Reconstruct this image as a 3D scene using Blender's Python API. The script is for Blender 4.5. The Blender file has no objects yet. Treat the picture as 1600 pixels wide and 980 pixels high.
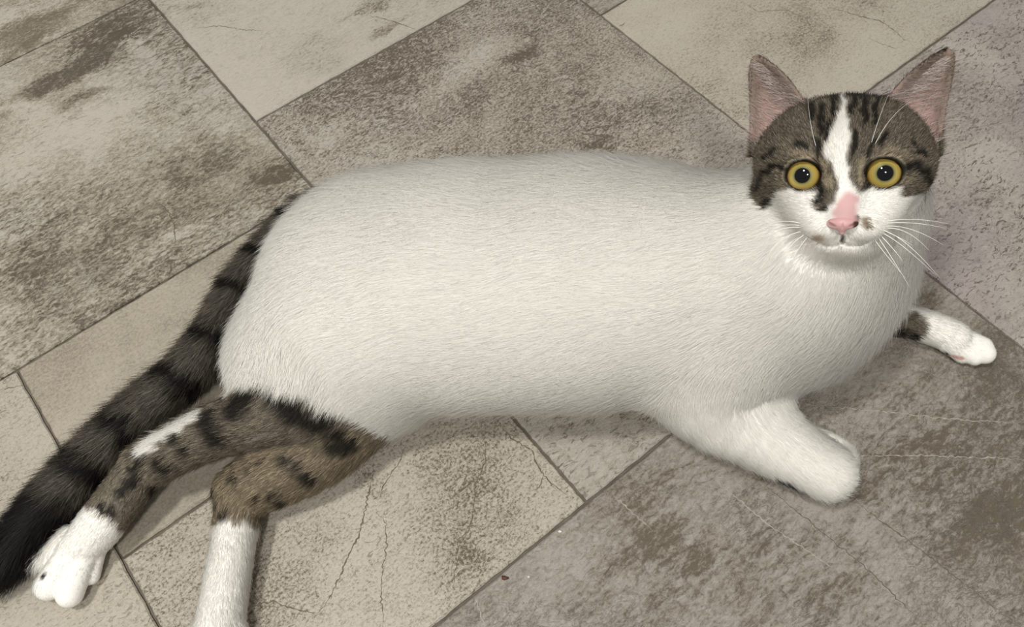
import bpy, bmesh, math, random
import numpy as np
from mathutils import Vector, Matrix
rng = np.random.default_rng(7)
random.seed(7)

# ---------------------------------------------------------------- view: two vanishing points of the floor joints give the camera
CAM_H = 0.535                       # metres above the floor; the big square tiles then measure 12 in
F_PX = 1338.0                       # focal length, photo taken as 1600 x 980
_va = np.array([4407.36, -2056.49]); _vb = np.array([-1237.09, -1692.59])   # vanishing points of the two joint directions
def _cray(px, py):
    return np.array([(px - 800.0) / F_PX, -(py - 490.0) / F_PX, -1.0])
def unit(v):
    v = np.asarray(v, float); return v / np.linalg.norm(v)
_X = unit(_cray(*_va)); _Z = unit(np.cross(_X, _cray(*_vb))); _Y = np.cross(_Z, _X)
_Ruv = np.array([_X, _Y, _Z])       # camera -> (u, v, up) frame of the tile grid
_fw = _Ruv @ np.array([0, 0, -1.0]); _t = np.arctan2(_fw[0], _fw[1])
_Rz = np.array([[np.cos(_t), -np.sin(_t), 0], [np.sin(_t), np.cos(_t), 0], [0, 0, 1.0]])
RCAM = _Rz @ _Ruv                   # camera -> world; world +y is the way the camera looks along the floor
CAM = np.array([0, 0, CAM_H])
def uv(u, v):                       # tile-grid coordinates (in camera heights) -> world xy
    return (_Rz[:2, :2] @ np.array([u, v])) * CAM_H
def ray(px, py):
    return unit(RCAM @ _cray(px, py))
def W(px, py, z):                   # photo pixel + height above the floor -> world point
    d = ray(px, py); return CAM + d * ((z - CAM_H) / d[2])
def proj(P):
    q = (np.asarray(P) - CAM) @ RCAM
    return np.stack([800 + F_PX * q[..., 0] / -q[..., 2], 490 - F_PX * q[..., 1] / -q[..., 2]], -1)

# ---------------------------------------------------------------- camera, world, lamps, exposure
scene = bpy.context.scene
COL = scene.collection
cam_data = bpy.data.cameras.new('camera'); cam = bpy.data.objects.new('camera', cam_data); COL.objects.link(cam)
cam_data.sensor_fit = 'HORIZONTAL'; cam_data.sensor_width = 36.0; cam_data.lens = 36.0 * F_PX / 1600.0
cam_data.clip_start = .02; cam_data.clip_end = 50
_m = Matrix([list(RCAM[0]) + [0], list(RCAM[1]) + [0], list(RCAM[2]) + [CAM_H], [0, 0, 0, 1]])
cam.matrix_world = _m
scene.camera = cam
world = bpy.data.worlds.new('room_light'); scene.world = world; world.use_nodes = True
_bg = world.node_tree.nodes['Background']; _bg.inputs[0].default_value = (1.0, .975, .93, 1); _bg.inputs[1].default_value = .39
def ceiling_lamp(name, loc, size, power, col):
    l = bpy.data.lights.new(name, 'AREA'); l.shape = 'DISK'; l.size = size; l.energy = power; l.color = col
    o = bpy.data.objects.new(name, l); COL.objects.link(o); o.location = loc
    o.rotation_euler = (0, 0, 0)
    return o
ceiling_lamp('ceiling_lamp', (-.80, -.05, 2.40), .30, 43, (1.0, .978, .925))
ceiling_lamp('ceiling_lamp', (-.10, -1.25, 2.40), .30, 46, (1.0, .978, .925))
vs = scene.view_settings
vs.view_transform = 'Standard'; vs.look = 'None'; vs.gamma = 1.0; vs.exposure = -.15; vs.use_curve_mapping = False
# ---------------------------------------------------------------- node helper
def srgb(r, g, b, a=1.0):
    f = lambda c: (c / 255 / 12.92) if c / 255 <= .04045 else ((c / 255 + .055) / 1.055) ** 2.4
    return (f(r), f(g), f(b), a)
class NT:
    def __init__(self, name):
        self.m = bpy.data.materials.new(name); self.m.use_nodes = True
        self.t = self.m.node_tree; self.t.nodes.clear()
        self.out = self.t.nodes.new('ShaderNodeOutputMaterial')
        self.b = self.n('ShaderNodeBsdfPrincipled'); self.t.links.new(self.b.outputs[0], self.out.inputs[0])
    def n(self, typ, **kw):
        x = self.t.nodes.new(typ)
        for k, v in kw.items(): setattr(x, k, v)
        return x
    def set(self, sock, v):
        if isinstance(v, bpy.types.NodeSocket): self.t.links.new(v, sock)
        elif v is not None: sock.default_value = v
        return sock
    def math(self, op, a, b=None, c=None, clamp=False):
        x = self.n('ShaderNodeMath', operation=op, use_clamp=clamp)
        for i, v in enumerate((a, b, c)):
            if v is not None: self.set(x.inputs[i], v)
        return x.outputs[0]
    def vmath(self, op, a, b=None):
        x = self.n('ShaderNodeVectorMath', operation=op); self.set(x.inputs[0], a)
        if b is not None: self.set(x.inputs[1], b)
        return x.outputs[0]
    def mapping(self, vec, loc=(0, 0, 0), rot=(0, 0, 0), scale=(1, 1, 1)):
        x = self.n('ShaderNodeMapping'); self.set(x.inputs[0], vec); self.set(x.inputs[1], loc); self.set(x.inputs[2], rot); self.set(x.inputs[3], scale)
        return x.outputs[0]
    def noise(self, vec, scale, detail=4, rough=.55, dist=0.0):
        x = self.n('ShaderNodeTexNoise'); self.set(x.inputs['Vector'], vec); self.set(x.inputs['Scale'], scale)
        self.set(x.inputs['Detail'], detail); self.set(x.inputs['Roughness'], rough); self.set(x.inputs['Distortion'], dist)
        return x.outputs[0], x.outputs[1]
    def ramp(self, fac, stops):
        x = self.n('ShaderNodeValToRGB'); self.set(x.inputs[0], fac); cr = x.color_ramp
        while len(cr.elements) < len(stops): cr.elements.new(.5)
        for e, (p, c) in zip(cr.elements, stops): e.position = p; e.color = c if len(c) == 4 else (*c, 1)
        return x.outputs[0]
    def rng(self, v, a, b, c=0., d=1.):
        x = self.n('ShaderNodeMapRange'); self.set(x.inputs[0], v)
        for i, k in enumerate((a, b, c, d)): self.set(x.inputs[i + 1], k)
        return x.outputs[0]
    def mix(self, fac, a, b, blend='MIX'):
        x = self.n('ShaderNodeMix', data_type='RGBA', blend_type=blend); self.set(x.inputs[0], fac); self.set(x.inputs[6], a); self.set(x.inputs[7], b)
        return x.outputs[2]
def link_mesh(name, verts, faces, mat=None, parent=None, smooth=True):
    me = bpy.data.meshes.new(name)
    if isinstance(faces, np.ndarray):
        nv, nf, k = len(verts), len(faces), faces.shape[1]
        me.vertices.add(nv); me.vertices.foreach_set('co', np.asarray(verts, np.float32).ravel())
        me.loops.add(nf * k); me.loops.foreach_set('vertex_index', faces.astype(np.int32).ravel())
        me.polygons.add(nf); me.polygons.foreach_set('loop_start', np.arange(0, nf * k, k, dtype=np.int32))
        me.update(calc_edges=True); me.validate()
    else:
        me.from_pydata([tuple(v) for v in verts], [], faces); me.update()
    if smooth: me.polygons.foreach_set('use_smooth', np.ones(len(me.polygons), bool))
    o = bpy.data.objects.new(name, me); COL.objects.link(o)
    if mat: me.materials.append(mat)
    if parent: o.parent = parent
    return o
def tag(o, label=None, cat=None, group=None, kind=None):
    for k, v in (('label', label), ('category', cat), ('group', group), ('kind', kind)):
        if v: o[k] = v
    return o

# ---------------------------------------------------------------- floor: stone-look tiles laid in a modular pattern over grout
PXT = .00041                                                        # metres per photo pixel on the floor
def tile_material(i, light, mid, dark, big=7., lo=.36, hi=.66, streak=.5, sdir=0., sx=14., sy=70., chips=.3, chipscale=60., veins=0., veinscale=6., vrot=.9, speck=.5, fleck=.5, flscale=130., ridge=.3, rscale=60., rough=.5, bump=.5, tint=None, grit=.9, gs=230., stains=(), frame=None):
    N = NT('stone_tile_%d' % i)
    tc = N.n('ShaderNodeTexCoord').outputs['Object']
    v = N.mapping(tc, loc=(i * 3.17, i * 1.93, i * .7))
    if i >= 12: v = N.vmath('ADD', v, N.vmath('MULTIPLY', N.n('ShaderNodeObjectInfo').outputs['Location'], (7.3, 5.1, 1)))
    def warped(vec, sc, amt, det=3):
        w = N.vmath('SCALE', N.vmath('SUBTRACT', N.noise(vec, sc, det, .6)[1], (.5, .5, .5)), None); w.node.inputs['Scale'].default_value = amt
        return N.vmath('ADD', vec, w)
    vw = warped(v, 9, .05)
    n1 = N.noise(vw, big, 9, .62, .5)[0]
    st = N.noise(N.mapping(vw, rot=(0, 0, sdir), scale=(sx, sy, 10)), 1.0, 9, .72, .9)[0]
    fine = N.noise(v, 520, 4, .8)[0]
    ch = N.noise(N.mapping(vw, rot=(0, 0, sdir + .5), scale=(1, 1.7, 1)), chipscale * 1.7, 6, .74, .9)[0]
    sm = N.rng(N.noise(v, 5.5, 2)[0], .36, .60)                      # where the split face is rough
    cm = N.rng(N.noise(N.mapping(v, loc=(4, 1, 0)), 6.5, 2)[0], .33, .58)
    fac = N.math('ADD', n1, N.math('MULTIPLY', N.math('MULTIPLY', N.math('SUBTRACT', st, .5), sm), streak))
    fac = N.math('ADD', fac, N.math('MULTIPLY', N.math('MULTIPLY', N.math('SUBTRACT', ch, .5), cm), chips * 1.6))
    fac = N.math('ADD', fac, N.math('MULTIPLY', N.math('SUBTRACT', fine, .5), speck))
    gr = N.noise(N.mapping(warped(v, 60, .008), rot=(0, 0, sdir + .1), scale=(1, 2.4, 1)), gs, 5, .74, .5)[0]
    gm = N.math('ADD', N.math('MULTIPLY', sm, .65), .35); gr = N.math('MULTIPLY', N.math('SUBTRACT', gr, .5), gm)
    fac = N.math('ADD', fac, N.math('MULTIPLY', gr, grit))
    if stains:                                                      # mineral patches of the print: they push the same grain darker or paler
        wv = warped(warped(tc, 24, .05, 5), 110, .016, 4)
        for (x, y, rx, ry, ang, am, c) in stains:
            cx, cy = frame(x, y); m = N.mapping(N.mapping(wv, loc=(-cx, -cy, 0)), rot=(0, 0, -math.radians(ang)), scale=(1 / (rx * PXT), 1 / (ry * PXT), 0))
            x_ = N.n('ShaderNodeVectorMath', operation='LENGTH'); N.set(x_.inputs[0], m)
            fac = N.math('ADD', fac, N.math('MULTIPLY', N.rng(x_.outputs['Value'], 1.2, .65), am * (-.24 if c is BR else .20)))
    col = N.ramp(fac, [(lo, dark), ((lo + hi) / 2, mid), (hi, light)])
    if tint:
        col = N.mix(N.rng(N.noise(N.mapping(v, loc=(1, 5, 0)), 11, 4)[0], .45, .62), col, N.mix(.6, col, tint))
    h = N.math('ADD', N.math('MULTIPLY', N.math('MULTIPLY', st, sm), streak * .9), N.math('MULTIPLY', N.math('MULTIPLY', ch, cm), chips * 1.2))
    h = N.math('ADD', N.math('ADD', h, N.math('MULTIPLY', fine, .14)), N.math('MULTIPLY', gr, grit * .8))
    # dark pits: short slanted flecks
    fl = N.noise(N.mapping(warped(v, 40, .012), rot=(0, 0, sdir + .25), scale=(1, 2.3, 1)), flscale, 3, .6, 1.0)[0]
    fm = N.math('MULTIPLY', N.rng(fl, .57, .66), N.rng(N.noise(N.mapping(v, loc=(8, 3, 0)), 14, 3)[0], .36, .58, .3, 1.0), clamp=True)
    col = N.mix(N.math('MULTIPLY', fm, fleck), col, dark); h = N.math('SUBTRACT', h, N.math('MULTIPLY', fm, fleck * .35))
    # pale ridges where a layer breaks off
    rn = N.noise(N.mapping(vw, rot=(0, 0, sdir), scale=(1, 2.0, 1)), rscale, 6, .66, .7)[0]
    rd = N.math('MULTIPLY', N.rng(N.math('ABSOLUTE', N.math('SUBTRACT', rn, .5)), 0., .02, 1., 0.), N.rng(N.noise(N.mapping(v, loc=(3, 7, 0)), 12, 3)[0], .46, .62), clamp=True)
    col = N.mix(N.math('MULTIPLY', rd, ridge), col, light); h = N.math('ADD', h, N.math('MULTIPLY', rd, ridge * .3))
    if veins:
        vo = N.n('ShaderNodeTexVoronoi', feature='DISTANCE_TO_EDGE'); N.set(vo.inputs['Vector'], N.mapping(warped(N.mapping(v, loc=(7, 2, 0)), 16, .10, 6), rot=(0, 0, vrot), scale=(1, .5, 1))); vo.inputs['Scale'].default_value = veinscale
        ln = N.math('ADD', N.rng(vo.outputs[0], .0, .010, 1., 0.), N.math('MULTIPLY', N.rng(vo.outputs[0], .0, .05, 1., 0.), .35))
        ln = N.math('MULTIPLY', ln, N.rng(N.noise(N.mapping(v, loc=(2, 9, 0)), 9, 3)[0], .40, .55), clamp=True)
        col = N.mix(N.math('MULTIPLY', ln, veins), col, srgb(96, 87, 72))
        h = N.math('SUBTRACT', h, N.math('MULTIPLY', ln, .35))
    N.set(N.b.inputs['Base Color'], col)
    N.set(N.b.inputs['Roughness'], N.rng(fac, .3, .7, rough + .06, rough - .06))
    N.b.inputs['Specular IOR Level'].default_value = .3
    bp = N.n('ShaderNodeBump'); bp.inputs['Strength'].default_value = bump; bp.inputs['Distance'].default_value = .0022; N.set(bp.inputs['Height'], h)
    N.set(N.b.inputs['Normal'], bp.outputs[0])
    return N.m
LT = srgb(178, 171, 160); MD = srgb(146, 138, 125); DK = srgb(108, 99, 85); DD = srgb(90, 81, 68)
LEDGE = srgb(158, 151, 140); CR_ = srgb(92, 83, 69); BR = srgb(104, 94, 78); PL = srgb(184, 177, 165)
TILES = [  # u0, u1, v0, v1, material settings (cracks and mineral patches are placed by where the photo shows them on the tile)
    (-.328, .242, 1.39, 1.96, dict(light=LT, mid=srgb(140, 131, 117), dark=DK, streak=.5, sdir=.3, stains=[(40, 50, 110, 45, 20, .6, BR)])),
    (-.328, .242, .825, 1.39, dict(light=LT, mid=srgb(146, 138, 124), dark=DD, big=6., streak=.75, sdir=.15, chips=.45, grit=1.6, gs=170, lo=.33, hi=.68, bump=.7, ridge=.5, fleck=.45,
        lines=[([(239, 312), (259, 325), (272, 351), (274, 386)], 2.2, .9, CR_), ([(274, 388), (325, 377), (368, 352)], 1.6, .6, CR_), ([(400, 280), (364, 311), (330, 360)], 1.6, .5, CR_), ([(196, 22), (194, 45)], 2, .6, CR_)],
        stains=[(95, 118, 125, 32, 22, .95, BR), (175, 62, 60, 16, 24, .7, BR), (130, 150, 70, 20, 5, .7, BR), (222, 88, 22, 66, -8, .8, PL), (150, 188, 140, 26, 2, .55, PL), (330, 130, 60, 26, -45, .45, PL), (40, 258, 60, 45, 0, .45, PL), (320, 250, 90, 55, 30, .6, BR), (430, 268, 60, 26, 35, .6, BR),
                (60, 430, 110, 60, 20, .35, BR), (285, 365, 26, 18, 30, .7, PL), (250, 390, 120, 14, 31, .4, PL)])),
    (.242, .812, 1.003, 1.573, dict(light=srgb(180, 173, 162), mid=srgb(166, 159, 147), dark=DK, big=5., lo=.24, hi=.60, streak=.35, speck=.45, fleck=.25, ridge=.3, grit=.9,
        lines=[([(307, 44), (342, 40), (377, 46), (412, 48)], 1.6, .5, CR_), ([(575, 24), (610, 32), (650, 46)], 2.2, .7, CR_)],
        stains=[(500, 85, 80, 60, 35, .42, BR), (600, 44, 60, 20, -20, .7, BR), (590, 4, 110, 22, -8, .6, BR), (300, 6, 50, 14, 0, .4, BR)])),
    (.242, .812, .433, 1.003, dict(light=srgb(178, 171, 161), mid=srgb(156, 148, 136), dark=srgb(94, 85, 72), big=6., streak=.15, chips=.7, chipscale=100, speck=.9, fleck=.8, flscale=230, grit=1.5, gs=260, bump=.6, lo=.33, hi=.68,
        lines=[([(900, 208), (930, 211), (961, 214)], 2.4, .9, CR_), ([(961, 214), (965, 237), (918, 226), (900, 210)], 1.5, .7, CR_), ([(945, 63), (975, 75)], 1.6, .8, CR_), ([(1018, 148), (1052, 160)], 1.6, .8, CR_), ([(790, 96), (835, 106)], 2.2, .7, CR_)],
        stains=[(930, 222, 34, 11, -12, .6, BR), (505, 205, 50, 30, -20, .5, PL), (780, 70, 90, 30, 10, .3, PL), (700, 170, 130, 55, 30, .35, BR), (810, 85, 60, 20, -12, .6, BR), (1000, 120, 110, 60, -30, .3, PL)])),
    (.812, 1.382, .433, .832, dict(light=srgb(178, 171, 158), mid=srgb(164, 156, 143), dark=DK, lo=.26, hi=.62, streak=.2, speck=1.0, chips=.15, fleck=.35, flscale=240, grit=.8,
        lines=[([(1290, 10), (1340, 24), (1376, 33), (1397, 47), (1412, 62), (1432, 66)], 2, .8, CR_), ([(1357, 60), (1380, 69), (1402, 77)], 1.5, .6, CR_), ([(1155, 0), (1185, 18), (1230, 16), (1262, 30), (1290, 12)], 1.6, .7, CR_), ([(1262, 30), (1268, 48), (1240, 60)], 1.4, .5, CR_), ([(968, 42), (977, 36)], 2.0, .9, CR_), ([(1100, 130), (1130, 136), (1165, 134)], 1.4, .5, PL)],
        stains=[(1060, 40, 90, 26, -10, .3, PL), (1200, 70, 60, 40, 0, .3, BR)])),
    (.812, 1.382, .832, 1.402, dict(light=srgb(160, 154, 146), mid=MD, dark=DK, chips=.4)),
    (.812, 1.382, -.137, .433, dict(light=srgb(176, 168, 161), mid=srgb(158, 150, 142), dark=srgb(84, 75, 62), lo=.26, hi=.62, streak=.1, chips=.6, chipscale=60, fleck=.9, flscale=170, bump=.8, tint=srgb(158, 148, 146), ridge=.4, grit=1.3, gs=200,
        stains=[(1580, 60, 60, 50, 0, .35, BR), (1545, 300, 40, 30, 20, .5, BR), (1500, 330, 40, 34, 0, .4, BR), (1480, 400, 70, 24, -20, .35, BR), (1540, 240, 70, 30, 0, .3, PL), (1560, 450, 60, 50, 0, .35, PL)])),
    (-.328, .812, -.358, .212, dict(light=srgb(158, 152, 144), mid=srgb(140, 133, 123), dark=srgb(100, 91, 78), big=6., streak=.85, sdir=1.40, sx=10, sy=60, chips=.25, lo=.30, hi=.66, bump=.8, ridge=.75, rscale=100, fleck=.35, grit=1.1, gs=140,
        lines=[([(1328, 778), (1450, 868), (1600, 985)], 2.2, .75, CR_), ([(1190, 755), (1299, 843), (1371, 903), (1450, 985)], 1.8, .6, CR_), ([(1100, 735), (1200, 820), (1320, 900)], 1.6, .4, PL), ([(1255, 632), (1400, 645), (1480, 655), (1610, 662)], 1.5, .75, PL), ([(1330, 712), (1440, 712), (1610, 718)], 1.5, .75, PL), ([(1430, 480), (1500, 530), (1560, 600)], 1.6, .5, CR_), ([(960, 775), (1020, 830)], 1.6, .5, PL), ([(740, 930), (760, 985)], 1.4, .5, PL)],
        stains=[(1015, 850, 75, 34, -38, .55, BR), (1085, 880, 40, 20, -40, .5, BR), (1440, 640, 220, 60, -6, .50, BR), (1540, 740, 150, 90, -30, .60, BR), (1450, 470, 40, 20, -38, .6, BR), (1560, 850, 90, 50, -35, .5, BR), (1320, 930, 70, 26, -38, .4, BR), (1300, 790, 60, 30, -40, .35, PL), (830, 900, 90, 50, 40, .3, PL)])),
    (.242, .812, .212, .433, dict(light=srgb(176, 170, 160), mid=srgb(162, 155, 144), dark=DK, lo=.28, hi=.62, chips=.6, bump=.8, streak=.1, fleck=.9, flscale=120, stains=[(880, 680, 26, 14, 0, .6, BR)])),
    (-.226, .242, .212, .505, dict(light=srgb(176, 169, 157), mid=srgb(160, 152, 139), dark=srgb(92, 83, 69), lo=.24, hi=.62, streak=.1, chips=.3, speck=1.5, bump=.5, fleck=.6, flscale=260, ridge=.1,
        lines=[([(779, 660), (799, 685), (830, 702), (840, 727), (849, 744), (868, 761), (889, 775)], 2.4, .9, CR_), ([(757, 680), (759, 723), (743, 754), (738, 810), (731, 831), (717, 841), (712, 890), (705, 931)], 2.0, .8, CR_), ([(849, 744), (838, 768)], 2, .7, CR_),
               ([(583, 720), (583, 736), (576, 773), (560, 840), (547, 862), (530, 904), (509, 945), (495, 959)], 2.6, .95, CR_), ([(588, 800), (604, 819), (604, 856), (595, 911), (599, 985)], 1.8, .85, CR_), ([(634, 694), (625, 722), (602, 754), (588, 782)], 1.6, .6, CR_), ([(385, 950), (426, 940), (453, 949), (495, 959)], 2.2, .9, CR_)],
        stains=[(575, 760, 16, 60, 8, .5, BR), (735, 870, 26, 40, -15, .5, BR), (470, 850, 70, 60, 0, .25, BR)])),
    (-.226, .242, .505, .825, dict(light=srgb(166, 158, 144), mid=srgb(154, 146, 132), dark=srgb(128, 119, 105), big=5, streak=.15, chips=.15, speck=.7, bump=.25, fleck=.15, flscale=220, ridge=.1, grit=.5)),
    (-.796, -.226, .212, .825, dict(light=srgb(172, 165, 152), mid=srgb(158, 150, 137), dark=srgb(98, 89, 74), lo=.24, hi=.6, speck=1.2, chips=.3, streak=.1, fleck=.55, flscale=200,
        lines=[([(0, 612), (18, 605), (40, 603)], 1.6, .7, CR_)])),
]
_base = [t[4] for t in TILES[:12]]
# the floor goes on beyond the picture: fill up to a rectangle with tiles of the same sizes
UE = sorted({round(x, 4) for t in TILES for x in t[:2]} | {-2.038, -1.468, -.898, 1.952, 2.522}); VE = sorted({round(x, 4) for t in TILES for x in t[2:4]} | {-.928, 2.53, 3.1})
_occ = {(a, b): any(t[0] < (UE[a] + UE[a + 1]) / 2 < t[1] and t[2] < (VE[b] + VE[b + 1]) / 2 < t[3] for t in TILES) for a in range(len(UE) - 1) for b in range(len(VE) - 1)}
for b in range(len(VE) - 1):
    for a in range(len(UE) - 1):
        if _occ[a, b]: continue
        a1 = a
        while a1 + 1 < len(UE) - 1 and not _occ[a1 + 1, b] and UE[a1 + 2] - UE[a] < .60: a1 += 1
        b1 = b
        while b1 + 1 < len(VE) - 1 and VE[b1 + 2] - VE[b] < .60 and not any(_occ[k, b1 + 1] for k in range(a, a1 + 1)): b1 += 1
        for k in range(a, a1 + 1):
            for m in range(b, b1 + 1): _occ[k, m] = True
        TILES.append((UE[a], UE[a1 + 1], VE[b], VE[b1 + 1], _base[(len(TILES) * 5 + 2) % 12]))
grout = NT('grout')
_tc = grout.n('ShaderNodeTexCoord').outputs['Object']
grout.set(grout.b.inputs['Base Color'], grout.ramp(grout.noise(_tc, 90, 5)[0], [(.3, srgb(84, 77, 68)), (.7, srgb(110, 102, 91))]))
grout.b.inputs['Roughness'].default_value = .9
GZ = -.0022
_c = [uv(UE[0], VE[0]), uv(UE[-1], VE[0]), uv(UE[-1], VE[-1]), uv(UE[0], VE[-1])]
floor = link_mesh('floor', [(x, y, z) for z in (GZ, GZ - .02) for x, y in _c], [(0, 1, 2, 3), (7, 6, 5, 4), (0, 4, 5, 1), (1, 5, 6, 2), (2, 6, 7, 3), (3, 7, 4, 0)], grout.m, smooth=False)
tag(floor, 'floor of beige grey stone look tiles with thin recessed grout joints', kind='structure')
GRID_ANGLE = math.atan2(*(uv(1, 0)[::-1]))
_cm = {}; _tm = {}
def crack_mat(c):
    k = tuple(round(x, 3) for x in c)
    if k not in _cm:
        N = NT('crack'); t_ = N.n('ShaderNodeTexCoord').outputs['Object']
        N.set(N.b.inputs['Base Color'], N.ramp(N.noise(t_, 420, 5, .7)[0], [(.35, tuple(x * .8 for x in c[:3]) + (1,)), (.65, tuple(min(1, x * 1.3) for x in c[:3]) + (1,))])); N.b.inputs['Roughness'].default_value = .7
        _cm[k] = N.m
    return _cm[k]
def crack(P2, hw, c, parent, r):
    '''a crack or ledge line: a thin ragged sliver lying in the face of the tile'''
    pts = []
    for (x0, y0), (x1, y1) in zip(P2[:-1], P2[1:]):
        L = math.hypot(x1 - x0, y1 - y0); n = max(2, int(L / .0016)); nx, ny = -(y1 - y0) / L, (x1 - x0) / L
        for k in range(n):
            j = r.gauss(0, .00042); pts.append((x0 + (x1 - x0) * k / n + nx * j, y0 + (y1 - y0) * k / n + ny * j))
    pts.append(P2[-1]); V = []; n = len(pts)
    for k, (x, y) in enumerate(pts):
        a, b = pts[max(0, k - 1)], pts[min(n - 1, k + 1)]; dx, dy = b[0] - a[0], b[1] - a[1]; L = math.hypot(dx, dy) + 1e-9
        w = hw * r.uniform(.35, 1.25) * min(1, .15 + 4 * min(k, n - 1 - k) / n)
        V += [(x - dy / L * w, y + dx / L * w, .00004), (x, y, .00011), (x + dy / L * w, y - dx / L * w, .00004)]
    Fc = []
    for k in range(n - 1): a = 3 * k; Fc += [(a, a + 1, a + 4, a + 3), (a + 1, a + 2, a + 5, a + 4)]
    return link_mesh('crack', V, Fc, crack_mat(c), parent)
def stone_tile(i, u0, u1, v0, v1, ms):
    w, d = (u1 - u0) * CAM_H, (v1 - v0) * CAM_H; g = .00095; bv = .0009
    r = random.Random(i); nx, ny = 40, 40
    def wav(s, ph): return .00022 * math.sin(s * 61 + ph) + .00018 * math.sin(s * 137 + 2 * ph)
    ph = [r.uniform(0, 6) for _ in range(4)]
    x0, x1, y0, y1 = -w / 2 + g, w / 2 - g, -d / 2 + g, d / 2 - g
    ring = [(x0 + (x1 - x0) * t / nx, y0 + wav(t / nx, ph[0])) for t in range(nx)] + [(x1 + wav(t / ny, ph[1]), y0 + (y1 - y0) * t / ny) for t in range(ny)] + \
           [(x1 - (x1 - x0) * t / nx, y1 + wav(t / nx, ph[2])) for t in range(nx)] + [(x0 + wav(t / ny, ph[3]), y1 - (y1 - y0) * t / ny) for t in range(ny)]
    n = len(ring); V = []; Fc = []
    for (k, z) in ((0, GZ - .004), (0, -bv), (bv, 0.0)):
        for x, y in ring:
            V.append((x - math.copysign(min(k, abs(x)), x) * (abs(abs(x) - w / 2) < .004), y - math.copysign(min(k, abs(y)), y) * (abs(abs(y) - d / 2) < .004), z))
    for a in range(2):
        for j in range(n): Fc.append((a * n + j, a * n + (j + 1) % n, (a + 1) * n + (j + 1) % n, (a + 1) * n + j))
    Fc.append(tuple(range(2 * n, 3 * n)))
    cx, cy = uv((u0 + u1) / 2, (v0 + v1) / 2)
    def frame(px, py):
        p = W(px, py, 0); x, y = p[0] - cx, p[1] - cy; c_, s_ = math.cos(-GRID_ANGLE), math.sin(-GRID_ANGLE)
        return (x * c_ - y * s_, x * s_ + y * c_)
    ms = dict(ms)
    lines = ms.pop('lines', ())
    if i >= 12: ms.pop('stains', None); lines = ()
    k = id(TILES[i][4])
    if i < 12: mt = tile_material(i, frame=frame, **ms)
    else:
        if k not in _tm: _tm[k] = tile_material(i, **ms)
        mt = _tm[k]
    o = link_mesh('tile', V, Fc, mt, floor, smooth=False)
    o.location = (cx, cy, 0); o.rotation_euler = (0, 0, GRID_ANGLE)
    for pts, wd, am, c in lines:
        crack([frame(*p) for p in pts], wd * PXT * .5, LEDGE if c is PL else c, o, r)
    return o
for i, (u0, u1, v0, v1, ms) in enumerate(TILES): stone_tile(i, u0, u1, v0, v1, ms)

# head frame: the cat looks up at the camera
HC = W(1319, 262, 0.165)
HD = np.linalg.norm(HC - CAM)
HS = HD / F_PX * np.linalg.norm(_cray(1319, 262))
HS = HD / (F_PX * np.linalg.norm(_cray(1319, 262)))   # metres per photo pixel at the head
HZ = -ray(1319, 262)
HX = unit(RCAM[:, 0] - HZ * (RCAM[:, 0] @ HZ)); HY = np.cross(HZ, HX)
HX = unit(HX + 0.02 * HY); HX = unit(HX - HZ * (HX @ HZ)); HY = np.cross(HZ, HX)
def H(px, py, dz):                  # photo pixel on the head + how far it stands forward (in pixels)
    return CAM + ray(px, py) * (HD - dz * HS)
def toH(P):                         # world -> head frame, in pixels
    q = (np.asarray(P) - HC) / HS
    return np.stack([q @ HX, q @ HY, q @ HZ], -1)
HM = np.array([HX, HY, HZ])

# ---- distance primitives (vectorised over points P[n,3]; float32 is enough)
def d_ell(P, c, M, r):
    q = (P - c) @ M.T
    k0 = np.sqrt(((q / r) ** 2).sum(-1)); k1 = np.sqrt(((q / (r * r)) ** 2).sum(-1)) + 1e-9
    return np.where(k0 < 1e-4, -min(r), k0 * (k0 - 1.0) / k1)
def d_cone(P, a, b, ra, rb):
    ab = b - a; t = np.clip((P - a) @ ab / (ab @ ab), 0, 1)
    q = P - a - t[:, None] * ab
    return np.sqrt((q * q).sum(-1)) - (ra + (rb - ra) * t)
def smin(a, b, k):
    h = np.maximum(k - np.abs(a - b), 0) / k
    return np.minimum(a, b) - h * h * k * 0.25
def smax(a, b, k): return -smin(-a, -b, k)

PR = []      # primitives: dict(kind, group, params, k, flow, length)
def ell(g, c, M, r, k, flow, ln):
    PR.append(dict(t='e', g=g, c=np.asarray(c, float), M=np.asarray(M, float), r=np.asarray(r, float), k=k, f=unit(flow), ln=ln))
def cone(g, a, b, ra, rb, k, flow, ln):
    a = np.asarray(a, float); b = np.asarray(b, float)
    PR.append(dict(t='c', g=g, a=a, b=b, ra=ra, rb=rb, k=k, f=unit(b - a if flow is None else flow), ln=ln))
def spline(pts, m=3):               # Catmull-Rom through (point, radius) pairs
    A = np.array([[*p, r] for p, r in pts]); A = np.vstack([2 * A[0] - A[1], A, 2 * A[-1] - A[-2]]); out = []
    for i in range(1, len(A) - 2):
        p0, p1, p2, p3 = A[i - 1:i + 3]
        for t in np.arange(m) / m:
            out.append(.5 * (2 * p1 + (p2 - p0) * t + (2 * p0 - 5 * p1 + 4 * p2 - p3) * t * t + (3 * p1 - p0 - 3 * p2 + p3) * t ** 3))
    out.append(A[-2])
    return [(q[:3], q[3]) for q in out]
def chain(g, pts, k, ln):
    pts = spline(pts)
    for (p, r), (q, s) in zip(pts[:-1], pts[1:]): cone(g, p, q, r, s, .0012, None, ln)

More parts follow.
